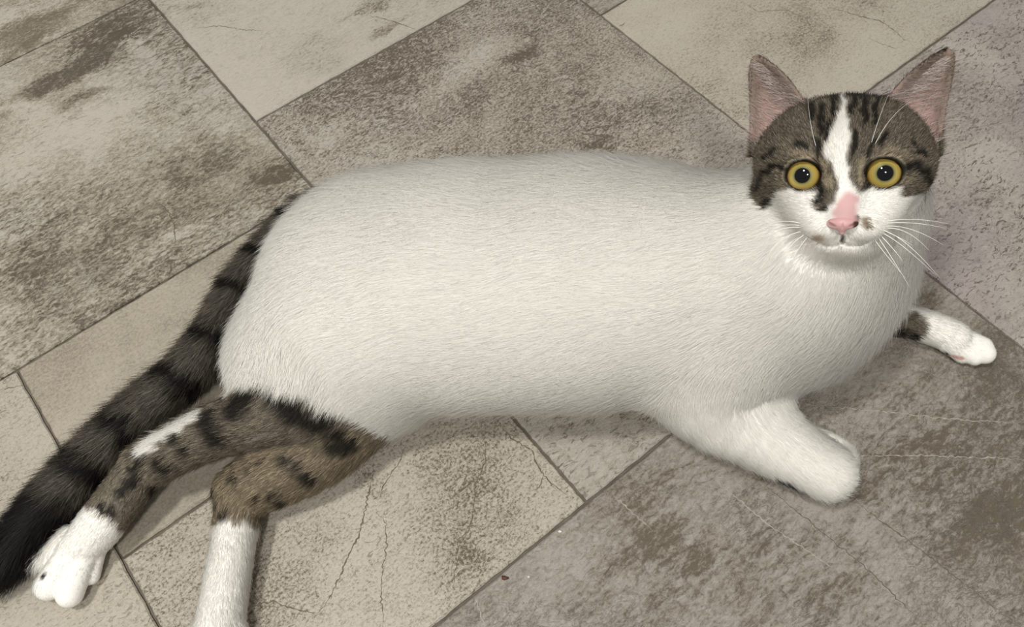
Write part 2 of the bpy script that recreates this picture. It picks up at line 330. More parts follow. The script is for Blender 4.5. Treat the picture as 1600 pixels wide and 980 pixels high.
# torso: lying on the left side, feet towards the viewer
TA = W(470, 455, .055); TB = W(1130, 450, .055)
E1 = unit((TB - TA) * [1, 1, 0]); E3 = np.array([0, 0, 1.0]); E2 = np.cross(E3, E1)
TM = np.array([E1, E2, E3]); BACK = -E1
for px, py, z, L, a, b, k, fl, ln in [
    (560, 495, .052, .060, .066, .052, .030, BACK - .5 * E2 + .1 * E3, .014),
    (570, 428, .050, .056, .056, .048, .030, BACK - .5 * E2, .013),
    (650, 445, .058, .085, .082, .056, .030, BACK - .25 * E2, .015),
    (800, 442, .060, .090, .086, .058, .030, BACK - .15 * E2, .015),
    (960, 438, .064, .085, .083, .062, .030, BACK - .2 * E2, .015),
    (1110, 450, .068, .070, .065, .064, .030, BACK - .3 * E2, .015),
    (1210, 455, .066, .060, .057, .062, .030, BACK - .8 * E2, .015)]:
    ell('torso', W(px, py, z), TM, (L, a, b), k, fl, ln)
# thigh of the upper hind leg and the flank fold
ell('torso', W(448, 555, .056), TM, (.036, .042, .034), .02, BACK - .8 * E2, .012)
ell('torso', W(590, 610, .034), TM, (.034, .026, .030), .02, BACK * .4 - E2, .014)
# fore chest and neck
ell('torso', W(1300, 430, .060), HM, (.034, .039, .036), .03, -HY - .3 * HX, .018)
ell('torso', W(1248, 476, .055), TM, (.034, .036, .050), .03, -E2 - .6 * E1, .017)
cone('torso', W(1240, 400, .095), W(1312, 310, .132), .047, .036, .03, -HY - .8 * HX, .013)
cone('torso', W(1326, 395, .082), W(1322, 320, .125), .034, .036, .03, -HY, .013)

# head
def hell(px, py, dz, rx, ry, rz, k, flow, ln, g='head'):
    ell(g, H(px, py, dz), HM, np.array([rx, ry, rz]) * HS, k * HS, flow, ln)
def hcone(a, b, ra, rb, k, flow, ln, g='head'):
    cone(g, H(*a), H(*b), ra * HS, rb * HS, k * HS, flow, ln)
hell(1317, 247, -10, 119, 89, 90, 30, HY, .006)
hell(1318, 215, -20, 98, 54, 76, 30, HY, .006)                                    # crown
for sx in (-1, 1):
    hell(1317 + sx * 77, 263, 8, 52, 49, 56, 40, sx * HX - .25 * HY, .007)        # cheek
    hell(1319 + sx * 58, 246, 54, 34, 20, 22, 26, HY + .3 * sx * HX, .005)        # brow
    hell(1319 + sx * 27, 352, 68, 33, 25, 30, 16, sx * HX - .35 * HY, .004)       # whisker pad
    hell(1319 + sx * 47, 322, 38, 42, 40, 38, 28, sx * HX - .5 * HY, .006)        # lower cheek
hell(1318, 318, 42, 62, 48, 46, 26, -HY, .004)                                    # muzzle
hcone((1319, 225, 70), (1319, 322, 97), 24, 18, 30, HY, .0035)                    # bridge of the nose
hcone((1318, 326, 92), (1317, 346, 98), 18, 15, 10, HY, .002)
hell(1317, 377, 50, 30, 16, 26, 12, -HY, .004)                                    # chin
hell(1318, 372, 20, 62, 34, 40, 26, -HY, .008)                                    # throat
def seg_frame(b0, b1, tip):
    return None
EARS = []
for sx, tip, bi, bo in ((-1, (1178, 86), (1258, 166), (1180, 230)), (1, (1487, 76), (1384, 162), (1462, 218))):
    dzb, dzt = -8, -4
    Bi = H(bi[0], bi[1], dzb); Bo = H(bo[0], bo[1], dzb - 10); T = H(tip[0], tip[1], dzt)
    EARS.append((sx, T, Bi, Bo))
def d_ear(P, e):
    sx, T, Bi, Bo = e
    mid = (Bi + Bo) / 2; up = unit(T - mid); n = unit(np.cross(up, Bo - Bi)); n = n if n @ HZ > 0 else -n
    n = unit(n + 0.0 * HX); w = unit(np.cross(n, up))
    Lh = np.linalg.norm(T - mid); hw = np.linalg.norm((Bo - Bi) - up * ((Bo - Bi) @ up)) / 2
    q = P - mid; y = q @ up / Lh; x = q @ w; z = q @ n
    # half width of the triangle with a bowed outline, skewed base
    yy = np.clip(y, -.4, 1.0)
    half = hw * np.sqrt(np.clip(1.0 - np.clip(yy, 0, 1) ** 3.2, 0, 1)) * (1 - .56 * np.clip(yy, -.4, 1)) * 1.08
    off = -.10 * hw * sx * np.sin(np.pi * np.clip(yy, 0, 1))              # the outer rim bows outwards
    xn = (x - off * -1) / np.maximum(half, 1e-4)
    zc = -.62 * hw * (1 - .7 * np.clip(yy, 0, 1)) * (1 - np.clip(xn, -1.2, 1.2) ** 2)     # cupped sheet, open to the front
    th = .0012 + .0012 * np.clip(1 - yy, 0, 1)
    ds = np.abs(z - zc) * .75 - th
    de = np.maximum((np.abs(x + off) - half) * .8, (y - 1.0) * Lh)
    de = np.maximum(de, (-.22 - y) * Lh)
    return smax(ds, de, .002)
# eyes
EYES = [dict(sx=-1, c=(1256, 274), c3=None), dict(sx=1, c=(1380.5, 270.5), c3=None)]
EYE_R = 31.0
for e in EYES:
    sx = e['sx']
    e['c3'] = H(e['c'][0] - sx * 2, e['c'][1], 44)      # centre of the ball
    e['n'] = unit(HZ + .10 * sx * HX)                   # where it looks
def d_eyehole(P, e):
    q = toH(P) - toH(e['c3'])
    x = (q[:, 0] - e['sx'] * 1.0); y = q[:, 1] - .0; z = q[:, 2]
    x, y = x + .20 * e['sx'] * (-y) * -1, y - .16 * e['sx'] * x          # slant: outer corner higher
    up = np.sqrt((x / 25.5) ** 2 + (y / np.where(y > 0, 21.5, 21.5)) ** 2) - 1
    return np.maximum(up * 22 * .8, (4 - z)) * HS

# tail
S = .00041
TAIL = [(528, 318, .034, 14), (478, 326, .024, 17), (428, 380, .018, 25), (379, 448, .017, 31), (342, 522, .017, 36), (291, 584, .016, 34),
        (228, 637, .016, 33), (167, 696, .016, 35), (111, 755, .016, 36), (60, 815, .015, 35), (20, 868, .014, 28), (0, 897, .012, 15)]
TAILP = [(W(x, y, z), r * .00035) for x, y, z, r in TAIL]
chain('tail', TAILP, .008, .0155)

# upper hind leg
UH = [(470, 560, .060, .034), (500, 628, .052, .0215), (400, 652, .050, .0195), (300, 690, .040, .0165), (228, 728, .030, .0155)]
chain('uhind', [(W(x, y, z), r * .92) for x, y, z, r in UH], .010, .009)
UF = [(228, 728, .030, .0150), (180, 790, .024, .0150), (148, 832, .019, .0148), (122, 858, .015, .0122)]
chain('uhind', [(W(x, y, z), r * .92) for x, y, z, r in UF], .008, .0035)
for x0, y0, z0, x1, y1, z1, r in [(112, 840, .016, 79, 873, .0095, .0082), (114, 858, .017, 77, 916, .0105, .0086), (134, 862, .015, 109, 928, .0098, .0082), (152, 862, .011, 142, 900, .0065, .0054)]:
    cone('utoe', W(x0, y0, z0), W(x1, y1, z1), r * .95, r, .0012, None, .0013)
# lower hind leg
LH = [(575, 638, .028, .025), (500, 704, .024, .0235), (430, 740, .022, .0220), (380, 768, .020, .0185)]
chain('lhind', [(W(x, y, z), r * .92) for x, y, z, r in LH], .012, .008)
LF = [(378, 768, .020, .0165), (368, 830, .017, .0140), (356, 900, .015, .0140), (346, 960, .0145, .0145), (336, 1005, .014, .0150)]
chain('lhind', [(W(x, y, z), r * .92) for x, y, z, r in LF], .008, .005)
for x0, y0, x1, y1, r in [(322, 985, 312, 1050, .0080), (338, 985, 330, 1068, .0085), (356, 985, 350, 1062, .0082), (368, 985, 368, 1040, .0070)]:
    cone('ltoe', W(x0, y0, .013), W(x1, y1, .0095), r, r, .0014, None, .003)
# near foreleg, folded at the wrist
NF = [(1120, 560, .058, .034), (1108, 618, .042, .030), (1180, 670, .032, .0235), (1246, 711, .026, .0188), (1290, 736, .023, .0172)]
chain('nfore', [(W(x, y, z), r) for x, y, z, r in NF], .014, .008)
NP = [(1300, 734, .016, .0130), (1316, 714, .0105, .0092), (1292, 695, .0090, .0078), (1262, 680, .0080, .0062)]
chain('nfore', [(W(x, y, z), r) for x, y, z, r in NP], .006, .004)
# far foreleg, stretched out
FF = [(1330, 492, .032, .020), (1395, 499, .017, .0120), (1450, 512, .0145, .0110), (1490, 527, .013, .0108)]
chain('ffore', [(W(x, y, z), r) for x, y, z, r in FF], .008, .005)
for x0, y0, x1, y1, z1, r in [(1488, 522, 1533, 543, .0100, .0078), (1488, 530, 1538, 552, .0092, .0075), (1484, 538, 1522, 557, .0080, .0064), (1480, 540, 1502, 556, .0065, .0052)]:
    cone('ftoe', W(x0, y0, .012), W(x1, y1, z1), r * .92, r * .97, .0012, None, .0016)

for p in PR:
    if p['t'] == 'e': p['ctr'] = p['c']; p['rad'] = float(max(p['r']))
    else: p['ctr'] = (p['a'] + p['b']) / 2; p['rad'] = float(np.linalg.norm(p['a'] - p['b']) / 2 + max(p['ra'], p['rb']))
def d_prim(P, p):
    return d_ell(P, p['c'], p['M'], p['r']) if p['t'] == 'e' else d_cone(P, p['a'], p['b'], p['ra'], p['rb'])
JOIN = dict(torso=.0, head=.012, tail=.005, uhind=.012, utoe=.0020, lhind=.010, ltoe=.003, nfore=.026, ffore=.008, ftoe=.003)
BIG = .08
def sdf(P):
    groups = {}
    lo = P.min(0) - .06; hi = P.max(0) + .06
    for p in PR:
        g = p['g']
        if g not in groups: groups[g] = np.full(len(P), BIG)
        if (p['ctr'] + p['rad'] < lo).any() or (p['ctr'] - p['rad'] > hi).any(): continue
        q = P - p['ctr']
        m = np.nonzero(np.einsum('ij,ij->i', q, q) < (p['rad'] + (.05 if p['k'] > .015 else .02)) ** 2)[0]
        if len(m):
            groups[g][m] = smin(groups[g][m], d_prim(P[m], p), p['k'])
    d = groups['torso']
    for g in ('head', 'uhind', 'utoe', 'lhind', 'ltoe', 'nfore', 'ffore', 'ftoe', 'tail'):
        d = smin(d, groups[g], JOIN[g])
    m = np.nonzero(((P - HC) ** 2).sum(-1) < .11 ** 2)[0]
    if len(m):
        Q = P[m]; dm = d[m]
        for e in EARS: dm = smin(dm, d_ear(Q, e), .007)
        for e in EYES:
            dm = smax(dm, -d_eyehole(Q, e), .0012)
        # mouth groove
        for a, b, r in MOUTH: dm = smax(dm, -d_cone(Q, a, b, r, r), .0018)
        d[m] = dm
    d = np.maximum(d, .0005 - P[:, 2])
    return d
MOUTH = []
def _onface(px, py):
    return None
def trace(px, py, t0=None, f=None):
    """first surface point along a pixel's ray (None when it misses)"""
    f = f or sdf
    o = CAM; dr = ray(px, py); ts = np.arange(.30, .75, .0015)
    P = o + dr * ts[:, None]; d = f(P); i = np.nonzero(d < 0)[0]
    if not len(i): return None
    i = i[0]; a, b = ts[max(i - 1, 0)], ts[i]
    for _ in range(8):
        m = (a + b) / 2
        if f((o + dr * m)[None])[0] < 0: b = m
        else: a = m
    return o + dr * (a + b) / 2
def build_mouth():
    pts = [[(1316, 366), (1316, 380)], [(1316, 380), (1300, 385), (1282, 382), (1264, 372)], [(1316, 380), (1334, 385), (1354, 381), (1372, 370)]]
    out = []
    for ch in pts:
        w = [trace(*p) for p in ch]
        for a, b in zip(w[:-1], w[1:]): out.append((a, b, 1.6 * HS))
    MOUTH.extend(out)
build_mouth()
# ---------------------------------------------------------------- surface of the cat: one continuous mesh
def surface_nets(f, lo, hi, h, nb=8):
    lo = np.asarray(lo, float); n = np.ceil((np.asarray(hi) - lo) / (h * nb)).astype(int)
    C = h * nb
    gi = np.stack(np.meshgrid(*[np.arange(k) for k in n], indexing='ij'), -1).reshape(-1, 3)
    dc = np.concatenate([f(lo + (b + .5) * C) for b in np.array_split(gi, 8)])
    act = gi[np.abs(dc) < C * 1.25]
    key = act[:, 0] // 4 * 10000 + act[:, 1] // 4 * 100 + act[:, 2] // 4
    act = act[np.argsort(key, kind='stable')]
    loc = np.stack(np.meshgrid(*[np.arange(nb + 1)] * 3, indexing='ij'), -1).reshape(-1, 3)
    dim = n * nb + 2; stride = np.array([dim[1] * dim[2], dim[2], 1])
    cid, cpos, quads = [], [], []
    for blk in np.array_split(act, max(1, len(act) // 48)):
        g = blk[:, None, :] * nb + loc[None]
        v = f((lo + g.reshape(-1, 3) * h)).reshape(len(blk), nb + 1, nb + 1, nb + 1)
        s = v < 0
        cor = [(a, b, c) for a in (0, 1) for b in (0, 1) for c in (0, 1)]
        sl = lambda A, o: A[:, o[0]:nb + o[0], o[1]:nb + o[1], o[2]:nb + o[2]]
        cnt = sum(sl(s, o).astype(np.int8) for o in cor)
        B, I, J, K = np.nonzero((cnt > 0) & (cnt < 8))
        if not len(B): continue
        acc = np.zeros((len(B), 3)); w = np.zeros(len(B))
        for o in cor:
            for ax in range(3):
                if o[ax]: continue
                o2 = list(o); o2[ax] = 1
                a = v[B, I + o[0], J + o[1], K + o[2]]; b = v[B, I + o2[0], J + o2[1], K + o2[2]]
                m = (a < 0) != (b < 0); t = np.where(m, a / np.where(a == b, 1, a - b), 0)
                p = np.tile(np.array(o, float), (len(B), 1)); p[:, ax] = t
                acc += p * m[:, None]; w += m
        gc = blk[B] * nb + np.stack([I, J, K], -1)
        cid.append(((gc + 1) * stride).sum(-1)); cpos.append(lo + (gc + acc / w[:, None]) * h)
        for ax in range(3):
            o2 = [0, 0, 0]; o2[ax] = 1
            a, b = sl(s, (0, 0, 0)), sl(s, o2)
            B, I, J, K = np.nonzero(a != b)
            gc = blk[B] * nb + np.stack([I, J, K], -1) + 1
            u, w_ = [(1, 2), (2, 0), (0, 1)][ax]
            eu = np.zeros(3, int); eu[u] = 1; ew = np.zeros(3, int); ew[w_] = 1
            q = np.stack([((gc - eu - ew) * stride).sum(-1), ((gc - ew) * stride).sum(-1), (gc * stride).sum(-1), ((gc - eu) * stride).sum(-1)], -1)
            flip = ~a[B, I, J, K]
            q[flip] = q[flip][:, ::-1]
            quads.append(q)
    cid = np.concatenate(cid); cpos = np.concatenate(cpos); quads = np.concatenate(quads)
    o = np.argsort(cid); cid = cid[o]; cpos = cpos[o]
    ix = np.searchsorted(cid, quads); ix = np.clip(ix, 0, len(cid) - 1)
    ok = (cid[ix] == quads).all(-1)
    return cpos, ix[ok]
def grad(f, P, e=.0006):
    K = np.array([[1, -1, -1], [-1, -1, 1], [-1, 1, -1], [1, 1, 1.0]])           # tetrahedral difference: four samples
    return sum(k * f(P + k * e)[:, None] for k in K) / (4 * e)
def polish(f, P, steps=1, mx=.0008):
    for _ in range(steps):
        d = f(P); g = grad(f, P); gn = (g * g).sum(-1) + 1e-6
        st = -(d / gn)[:, None] * g; l = np.linalg.norm(st, axis=1)
        P = P + st * np.minimum(1, mx / (l + 1e-9))[:, None]
    return P
import time as _time
_t0 = _time.time()
VOX = .0015
CV, CQ = surface_nets(sdf, (-.37, .03, -.004), (.33, .46, .26), VOX)
_o = np.lexsort((CV[:, 1] // .05, CV[:, 0] // .05)); _bl = np.array_split(_o, 60)
for _b in _bl: CV[_b] = polish(sdf, CV[_b])
# keep only the biggest shell (drop stray crumbs of the field)
print('cat mesh', len(CV), len(CQ), round(_time.time() - _t0, 1), 's')
# ---------------------------------------------------------------- coat: colours are a function of the place on the animal
def lin(r, g, b): return np.array(srgb(r, g, b)[:3])
def vnoise(P, scale, seed=0):
    q = np.asarray(P) * scale; i = np.floor(q).astype(np.int64); f = q - i; f = f * f * (3 - 2 * f)
    def h(a, b, c):
        x = (a * 73856093) ^ (b * 19349663) ^ (c * 83492791) ^ (seed * 2654435)
        x = (x ^ (x >> 13)) * 1274126177 & 0x7fffffff
        return ((x ^ (x >> 16)) & 0xffff) / 65535.0
    r = 0
    for a in (0, 1):
        for b in (0, 1):
            for c in (0, 1):
                w = np.where(a, f[:, 0], 1 - f[:, 0]) * np.where(b, f[:, 1], 1 - f[:, 1]) * np.where(c, f[:, 2], 1 - f[:, 2])
                r = r + w * h(i[:, 0] + a, i[:, 1] + b, i[:, 2] + c)
    return r
def sstep(a, b, x):
    t = np.clip((x - a) / (b - a), 0, 1); return t * t * (3 - 2 * t)
PXM = .00041
_tc = {}
def S3(px, py, lift=None):
    k = (px, py)
    if k not in _tc:
        t = trace(px, py)
        _tc[k] = W(px, py, .015) if t is None else t
    return _tc[k]
def marks(P, L, soft=.35):
    """strokes (x0, y0, x1, y1, radius px) laid on the skin -> 0..1"""
    m = np.zeros(len(P))
    for x0, y0, x1, y1, r in L:
        a = S3(x0, y0); b = S3(x1, y1); R_ = r * PXM
        j = np.nonzero(((P - (a + b) / 2) ** 2).sum(-1) < (np.linalg.norm(b - a) / 2 + R_ * 1.6) ** 2)[0]
        if not len(j): continue
        ab = b - a; Q = P[j]; t = np.clip((Q - a) @ ab / (ab @ ab + 1e-12), 0, 1)
        d = np.linalg.norm(Q - a - t[:, None] * ab, axis=1)
        m[j] = np.maximum(m[j], sstep(R_ * (1 + soft), R_ * (1 - soft), d))
    return m
def face_xy(P):                      # face coordinates, as seen from straight in front of the nose
    q = toH(P); k = 1 / (1 - q[:, 2] * HS / HD)
    return np.stack([q[:, 0] * k, q[:, 1] * k], -1)
def fpt(px, py): return face_xy(H(px, py, 0)[None])[0]
def inpoly(xy, poly, soft):
    """signed soft inside test, polygon given in photo pixels of the face"""
    V = np.array([fpt(*p) for p in poly]); n = len(V); ins = np.zeros(len(xy), bool); dm = np.full(len(xy), 1e9)
    for i in range(n):
        a, b = V[i], V[(i + 1) % n]
        c = ((a[1] > xy[:, 1]) != (b[1] > xy[:, 1])) & (xy[:, 0] < (b[0] - a[0]) * (xy[:, 1] - a[1]) / (b[1] - a[1] + 1e-12) + a[0]); ins ^= c
        ab = b - a; t = np.clip((xy - a) @ ab / (ab @ ab), 0, 1); dm = np.minimum(dm, np.linalg.norm(xy - a - t[:, None] * ab, axis=1))
    s = np.where(ins, dm, -dm)
    return sstep(-soft, soft, s)
def fstroke(xy, pts, r, soft=.5):
    V = [fpt(*p) for p in pts]; m = np.zeros(len(xy))
    for a, b in zip(V[:-1], V[1:]):
        ab = b - a; t = np.clip((xy - a) @ ab / (ab @ ab), 0, 1); d = np.linalg.norm(xy - a - t[:, None] * ab, axis=1)
        m = np.maximum(m, sstep(r * (1 + soft), r * (1 - soft), d))
    return m
WHITE = lin(245, 243, 237); BLACK = lin(24, 22, 20); GRIZ = lin(106, 100, 90); TABBY = lin(140, 130, 114); TAN = lin(160, 145, 120); PINK = lin(212, 172, 172)
def near_prims(P, margin=.03):
    """(primitive, point indices, distances) for the primitives near each point"""
    for p in PR:
        q = P - p['ctr']; m = np.nonzero(np.einsum('ij,ij->i', q, q) < (p['rad'] + margin) ** 2)[0]
        if len(m): yield p, m, d_prim(P[m], p)
GN = ['torso', 'head', 'tail', 'uhind', 'lhind', 'nfore', 'ffore']
def group_d(P):
    G = {g: np.full(len(P), .2) for g in GN}
    for p, m, d in near_prims(P):
        g = p['g'].replace('utoe', 'uhind').replace('ltoe', 'lhind').replace('ftoe', 'ffore'); G[g][m] = np.minimum(G[g][m], d)
    return G
TS = spline(TAILP, 5); TSP = np.array([p for p, r in TS]); TSL = np.concatenate([[0], np.cumsum(np.linalg.norm(np.diff(TSP, axis=0), axis=1))])
def tail_s(P):
    d = ((P[:, None, :] - TSP[None]) ** 2).sum(-1); return TSL[d.argmin(1)]
def tail_at(px, py): return tail_s(W(px, py, .016)[None])[0]
RINGS = [(470, 330, 10), (418, 385, 9), (375, 440, 9), (325, 512, 15), (275, 580, 15), (196, 652, 18), (138, 716, 17)]
TIP0 = tail_at(102, 760)
TAB_MARKS = [  # tabby on the two hind legs
    (525, 668, 500, 662, 30), (470, 650, 400, 640, 36), (400, 640, 330, 672, 46), (330, 690, 270, 715, 44), (265, 735, 190, 790, 52), (180, 800, 176, 806, 30),
    (560, 690, 500, 690, 34), (470, 720, 430, 740, 60), (400, 770, 380, 775, 50), (355, 790, 350, 795, 28), (500, 740, 540, 715, 30)]
WHT_MARKS = [(308, 648, 232, 694, 15), (120, 850, 100, 900, 44), (168, 830, 150, 850, 22)]
BLK_MARKS = [
    (395, 612, 375, 640, 17), (332, 650, 350, 685, 15), (286, 682, 300, 700, 9), (440, 612, 470, 640, 18), (470, 640, 510, 655, 17), (530, 668, 560, 690, 13),
    (255, 718, 268, 728, 8), (215, 740, 190, 770, 9), (232, 700, 218, 730, 9), (240, 760, 250, 770, 8), (175, 800, 160, 790, 8),
    (450, 712, 492, 745, 9), (432, 770, 455, 783, 7), (400, 722, 398, 730, 5), (418, 715, 420, 718, 4), (372, 740, 376, 756, 6), (345, 742, 338, 765, 9), (340, 780, 334, 812, 6), (350, 805, 346, 812, 11),
    (327, 830, 318, 880, 6), (520, 690, 545, 700, 12), (405, 770, 410, 776, 4)]
FORE_TAB = [(1390, 508, 1417, 514, 30)]
FORE_BLK = [(1380, 522, 1425, 532, 14), (1425, 478, 1428, 480, 4)]
NEAR_BLK = [(1214, 748, 1250, 766, 13)]
FACE_TAB = [(1150, 60), (1510, 60), (1490, 250), (1470, 300), (1440, 304), (1422, 309), (1404, 305), (1402, 294), (1384, 296), (1362, 294), (1350, 300), (1340, 298), (1331, 294), (1325, 286), (1323, 262), (1322, 246), (1325, 226), (1327, 200), (1323, 176), (1321, 150),
            (1317, 150), (1314, 176), (1305, 200), (1292, 224), (1289, 246), (1300, 262), (1307, 274), (1310, 292), (1305, 311), (1292, 329), (1280, 329), (1270, 322), (1277, 310), (1279, 298), (1256, 300), (1238, 296), (1222, 296), (1214, 308), (1209, 322), (1196, 326), (1150, 300)]
def ear_mask(P):
    """0..1 ear, and whether the point is on the hollow side"""
    m = np.zeros(len(P)); ins = np.zeros(len(P)); ty = np.zeros(len(P)); xn = np.zeros(len(P))
    for e in EARS:
        sx, T, Bi, Bo = e; mid = (Bi + Bo) / 2; up = unit(T - mid); n = unit(np.cross(up, Bo - Bi)); n = n if n @ HZ > 0 else -n
        q = P - mid; y = q @ up / np.linalg.norm(T - mid); w = unit(np.cross(n, up)); hw = np.linalg.norm(Bo - Bi) / 2
        k = (np.abs(d_ear(P, e)) < .0035) & (y > -.25) & (y < 1.1)
        m[k] = np.maximum(.02, sstep(-.15, .12, y[k])); ty[k] = y[k]; xn[k] = (q @ w)[k] / hw * -sx
        ins[k] = 1.0
    return m, ins, ty, xn
def coat(P, Nn):
    """root colour, tip colour, length factor, density factor"""
    n = len(P); G = group_d(P); names = list(G); D = np.stack([G[g] for g in names], -1); own = D.argmin(-1)
    is_ = lambda g: own == names.index(g)
    nz = vnoise(P, 260, 1) * .6 + vnoise(P, 600, 2) * .4; big = vnoise(P, 60, 3)
    root = np.tile(WHITE * .97, (n, 1)); tip = np.tile(WHITE, (n, 1)); lf = np.ones(n); df = np.ones(n)
    def blend(m, r, t):
        m = m[:, None]; root[:] = root * (1 - m) + r * m; tip[:] = tip * (1 - m) + t * m
    jit = P + (np.stack([vnoise(P, 330, 5), vnoise(P, 330, 6), vnoise(P, 330, 7)], -1) - .5) * .006
    # hind legs
    hl = is_('uhind') | is_('lhind') | (is_('torso') & (D[:, names.index('uhind')] < .03))
    j = np.nonzero(hl)[0]
    if len(j):
        tb = marks(jit[j], TAB_MARKS, .22); far = D[j][:, names.index('torso')] > .003
        for g, (ax, ay), (bx, by), (cx, cy) in (('uhind', (228, 728), (112, 876), (168, 812)), ('lhind', (376, 770), (350, 930), (370, 814))):
            A = W(ax, ay, .025); dv = unit(W(bx, by, .018) - A); lim = (W(cx, cy, .025) - A) @ dv
            sd = (jit[j] - A) @ dv - lim; og = is_(g)[j]; tb = np.where(og & far & ((P[j][:, 0] < W(415, 650, .045)[0]) | (g == 'lhind')), sstep(.003, -.003, sd), tb); tb = np.where(og, tb * sstep(.004, -.002, sd), tb)
        tb = tb * (1 - marks(jit[j], WHT_MARKS[:1], .3)); bk = marks(jit[j], BLK_MARKS, .45) * tb
        M = np.zeros(n); M[j] = tb; blend(M, GRIZ * .55, TABBY * 1.05)
        lo = np.zeros(n); lo[j] = tb * is_('lhind')[j] * (.55 + .4 * big[j]); blend(lo * .85, TAN * .6, TAN)
        M = np.zeros(n); M[j] = np.clip(bk, 0, 1); blend(M * .93, BLACK, BLACK * 1.3)
    # tail
    t = is_('tail') & ~(D[:, names.index('torso')] < .0)
    j = np.nonzero(t)[0]
    if len(j):
        s = tail_s(P[j]) + (nz[j] - .5) * .014; rg = np.zeros(len(j))
        for x, y, w in RINGS: rg = np.maximum(rg, sstep(w * 1.45 * PXM, w * .6 * PXM, np.abs(s - tail_at(x, y))))
        rg = np.maximum(rg, sstep(TIP0 - .012, TIP0 + .008, s))
        M = np.zeros(n); M[j] = 1; blend(M, GRIZ * .55, GRIZ * 1.12)
        M[j] = rg; blend(M * .97, BLACK * .8, BLACK)
    # forelegs
    j = np.nonzero(is_('ffore'))[0]
    if len(j):
        tb = marks(jit[j], FORE_TAB, .15); M = np.zeros(n); M[j] = tb; blend(M, GRIZ * .5, TABBY * .95); M[j] = marks(jit[j], FORE_BLK, .4) * np.maximum(tb, .3); blend(M, BLACK, BLACK * 1.2)
    j = np.nonzero(is_('nfore') | is_('torso'))[0]
    if len(j):
        M = np.zeros(n); M[j] = marks(jit[j], NEAR_BLK, .4); blend(M, BLACK, BLACK * 1.2)
    j = np.nonzero(is_('ffore') | is_('uhind'))[0]                   # pads and dark skin between the toes
    if len(j):
        for L_, c_ in (([(1490, 557, 1503, 560, 4)], lin(196, 150, 142)), ([(1468, 549, 1480, 554, 3.5), (1436, 539, 1444, 541, 3.5), (66, 902, 69, 898, 4)], BLACK * 1.3)):
            M = np.zeros(n); M[j] = marks(P[j], L_, .4); blend(M, c_, c_); lf = lf * (1 - .6 * M)
    # head
    em, ei, ey, ex = ear_mask(P)
    hd = ((D[:, names.index('head')] < .009) & (D[:, names.index('head')] < D[:, names.index('torso')] + .001)) | (em > 0)
    j = np.nonzero(hd)[0]
    if len(j):
        xy = face_xy(jit[j] * .5 + P[j] * .5); q = toH(P[j])
        back = sstep(-135, -110, q[:, 2]) * sstep(-.1, .1, D[j][:, names.index('torso')] * 100 + .25)
        tb = inpoly(xy, FACE_TAB, 3.5) * np.maximum(back, em[j])
        M = np.zeros(n); M[j] = tb; blend(M, GRIZ * .35, TABBY * (.95 + .35 * (nz[:, None] - .5)))
        pale = np.zeros(len(j))                       # paler fur around the eyes and between brow and nose
        for c in ((1256, 274), (1381, 270)):
            r = np.linalg.norm(xy - fpt(*c), axis=1); pale = np.maximum(pale, sstep(38, 27, r))
        M[j] = np.clip(pale + fstroke(xy, [(1284, 262), (1294, 290)], 7) + fstroke(xy, [(1346, 255), (1350, 285)], 7), 0, 1) * tb * .75; blend(M, TAN * .75, lin(196, 182, 156))
        bk = np.zeros(len(j))
        for pts, r in (([(1285, 174), (1285, 212)], 5), ([(1297, 196), (1291, 222)], 4), ([(1304, 158), (1303, 184)], 4.5), ([(1268, 152), (1272, 190)], 5), ([(1334, 156), (1333, 182)], 4), ([(1351, 160), (1350, 196)], 5), ([(1333, 212), (1331, 246)], 4), ([(1368, 156), (1364, 200)], 4),
                       ([(1277, 226), (1283, 250)], 5), ([(1360, 226), (1353, 250)], 4), ([(1384, 216), (1370, 232)], 5), ([(1246, 230), (1262, 234)], 5), ([(1255, 152), (1315, 150)], 8), ([(1326, 150), (1388, 152)], 8),
                       ([(1233, 264), (1212, 264), (1196, 276), (1189, 298)], 4.5), ([(1205, 318), (1202, 322)], 5), ([(1410, 261), (1428, 262), (1442, 272), (1447, 290)], 5), ([(1283, 290), (1282, 306), (1276, 316)], 5), ([(1290, 322), (1286, 326)], 4), ([(1353, 290), (1352, 299)], 4),
                       ([(1215, 240), (1200, 250)], 4), ([(1420, 225), (1438, 245)], 4)):
            bk = np.maximum(bk, fstroke(xy, pts, r, .6))
        M[j] = bk * tb * .92; blend(M, BLACK, BLACK * 1.15)
        for pts, r, c, a in (([(1352, 346), (1355, 349)], 7, lin(128, 108, 84), .9), ([(1274, 369), (1284, 372)], 5, lin(176, 152, 120), .7), ([(1340, 340), (1338, 346)], 4, lin(70, 60, 54), .9), ([(1317, 366), (1317, 381)], 2.6, lin(46, 36, 34), .95)):
            M[:] = 0; M[j] = fstroke(xy, pts, r, .5) * a; blend(M, c * .8, c)
        pk = inpoly(xy, [(1298, 336), (1308, 314), (1318, 302), (1330, 300), (1342, 310), (1341, 330), (1338, 346), (1316, 352)], 5) * (q[:, 2] > 40)
        M[:] = 0; M[j] = pk; blend(M, PINK * .95, PINK); lf[j] *= 1 - .55 * pk
        # ears
        hollow = np.zeros(n); hollow[j] = ei[j] * sstep(-.2, .1, (Nn[j] @ HZ)) * sstep(-.12, .02, ey[j]) * sstep(.003, .006, D[j][:, names.index('head')] + .002 * (nz[j] - .5))
        rim = np.clip(sstep(.10, .65, ey + .35 * (nz - .5)) * .7 + sstep(.35, .9, np.abs(ex) / np.clip(1.05 - ey, .1, 2)) * .5, 0, .95)
        blend(hollow, lin(170, 138, 132), lin(172, 142, 136)); blend(hollow * rim, lin(122, 108, 97), lin(130, 116, 104))
        df *= 1 - hollow * (.93 - .68 * sstep(.35, .8, ey)); lf = lf * (1 - .35 * hollow)
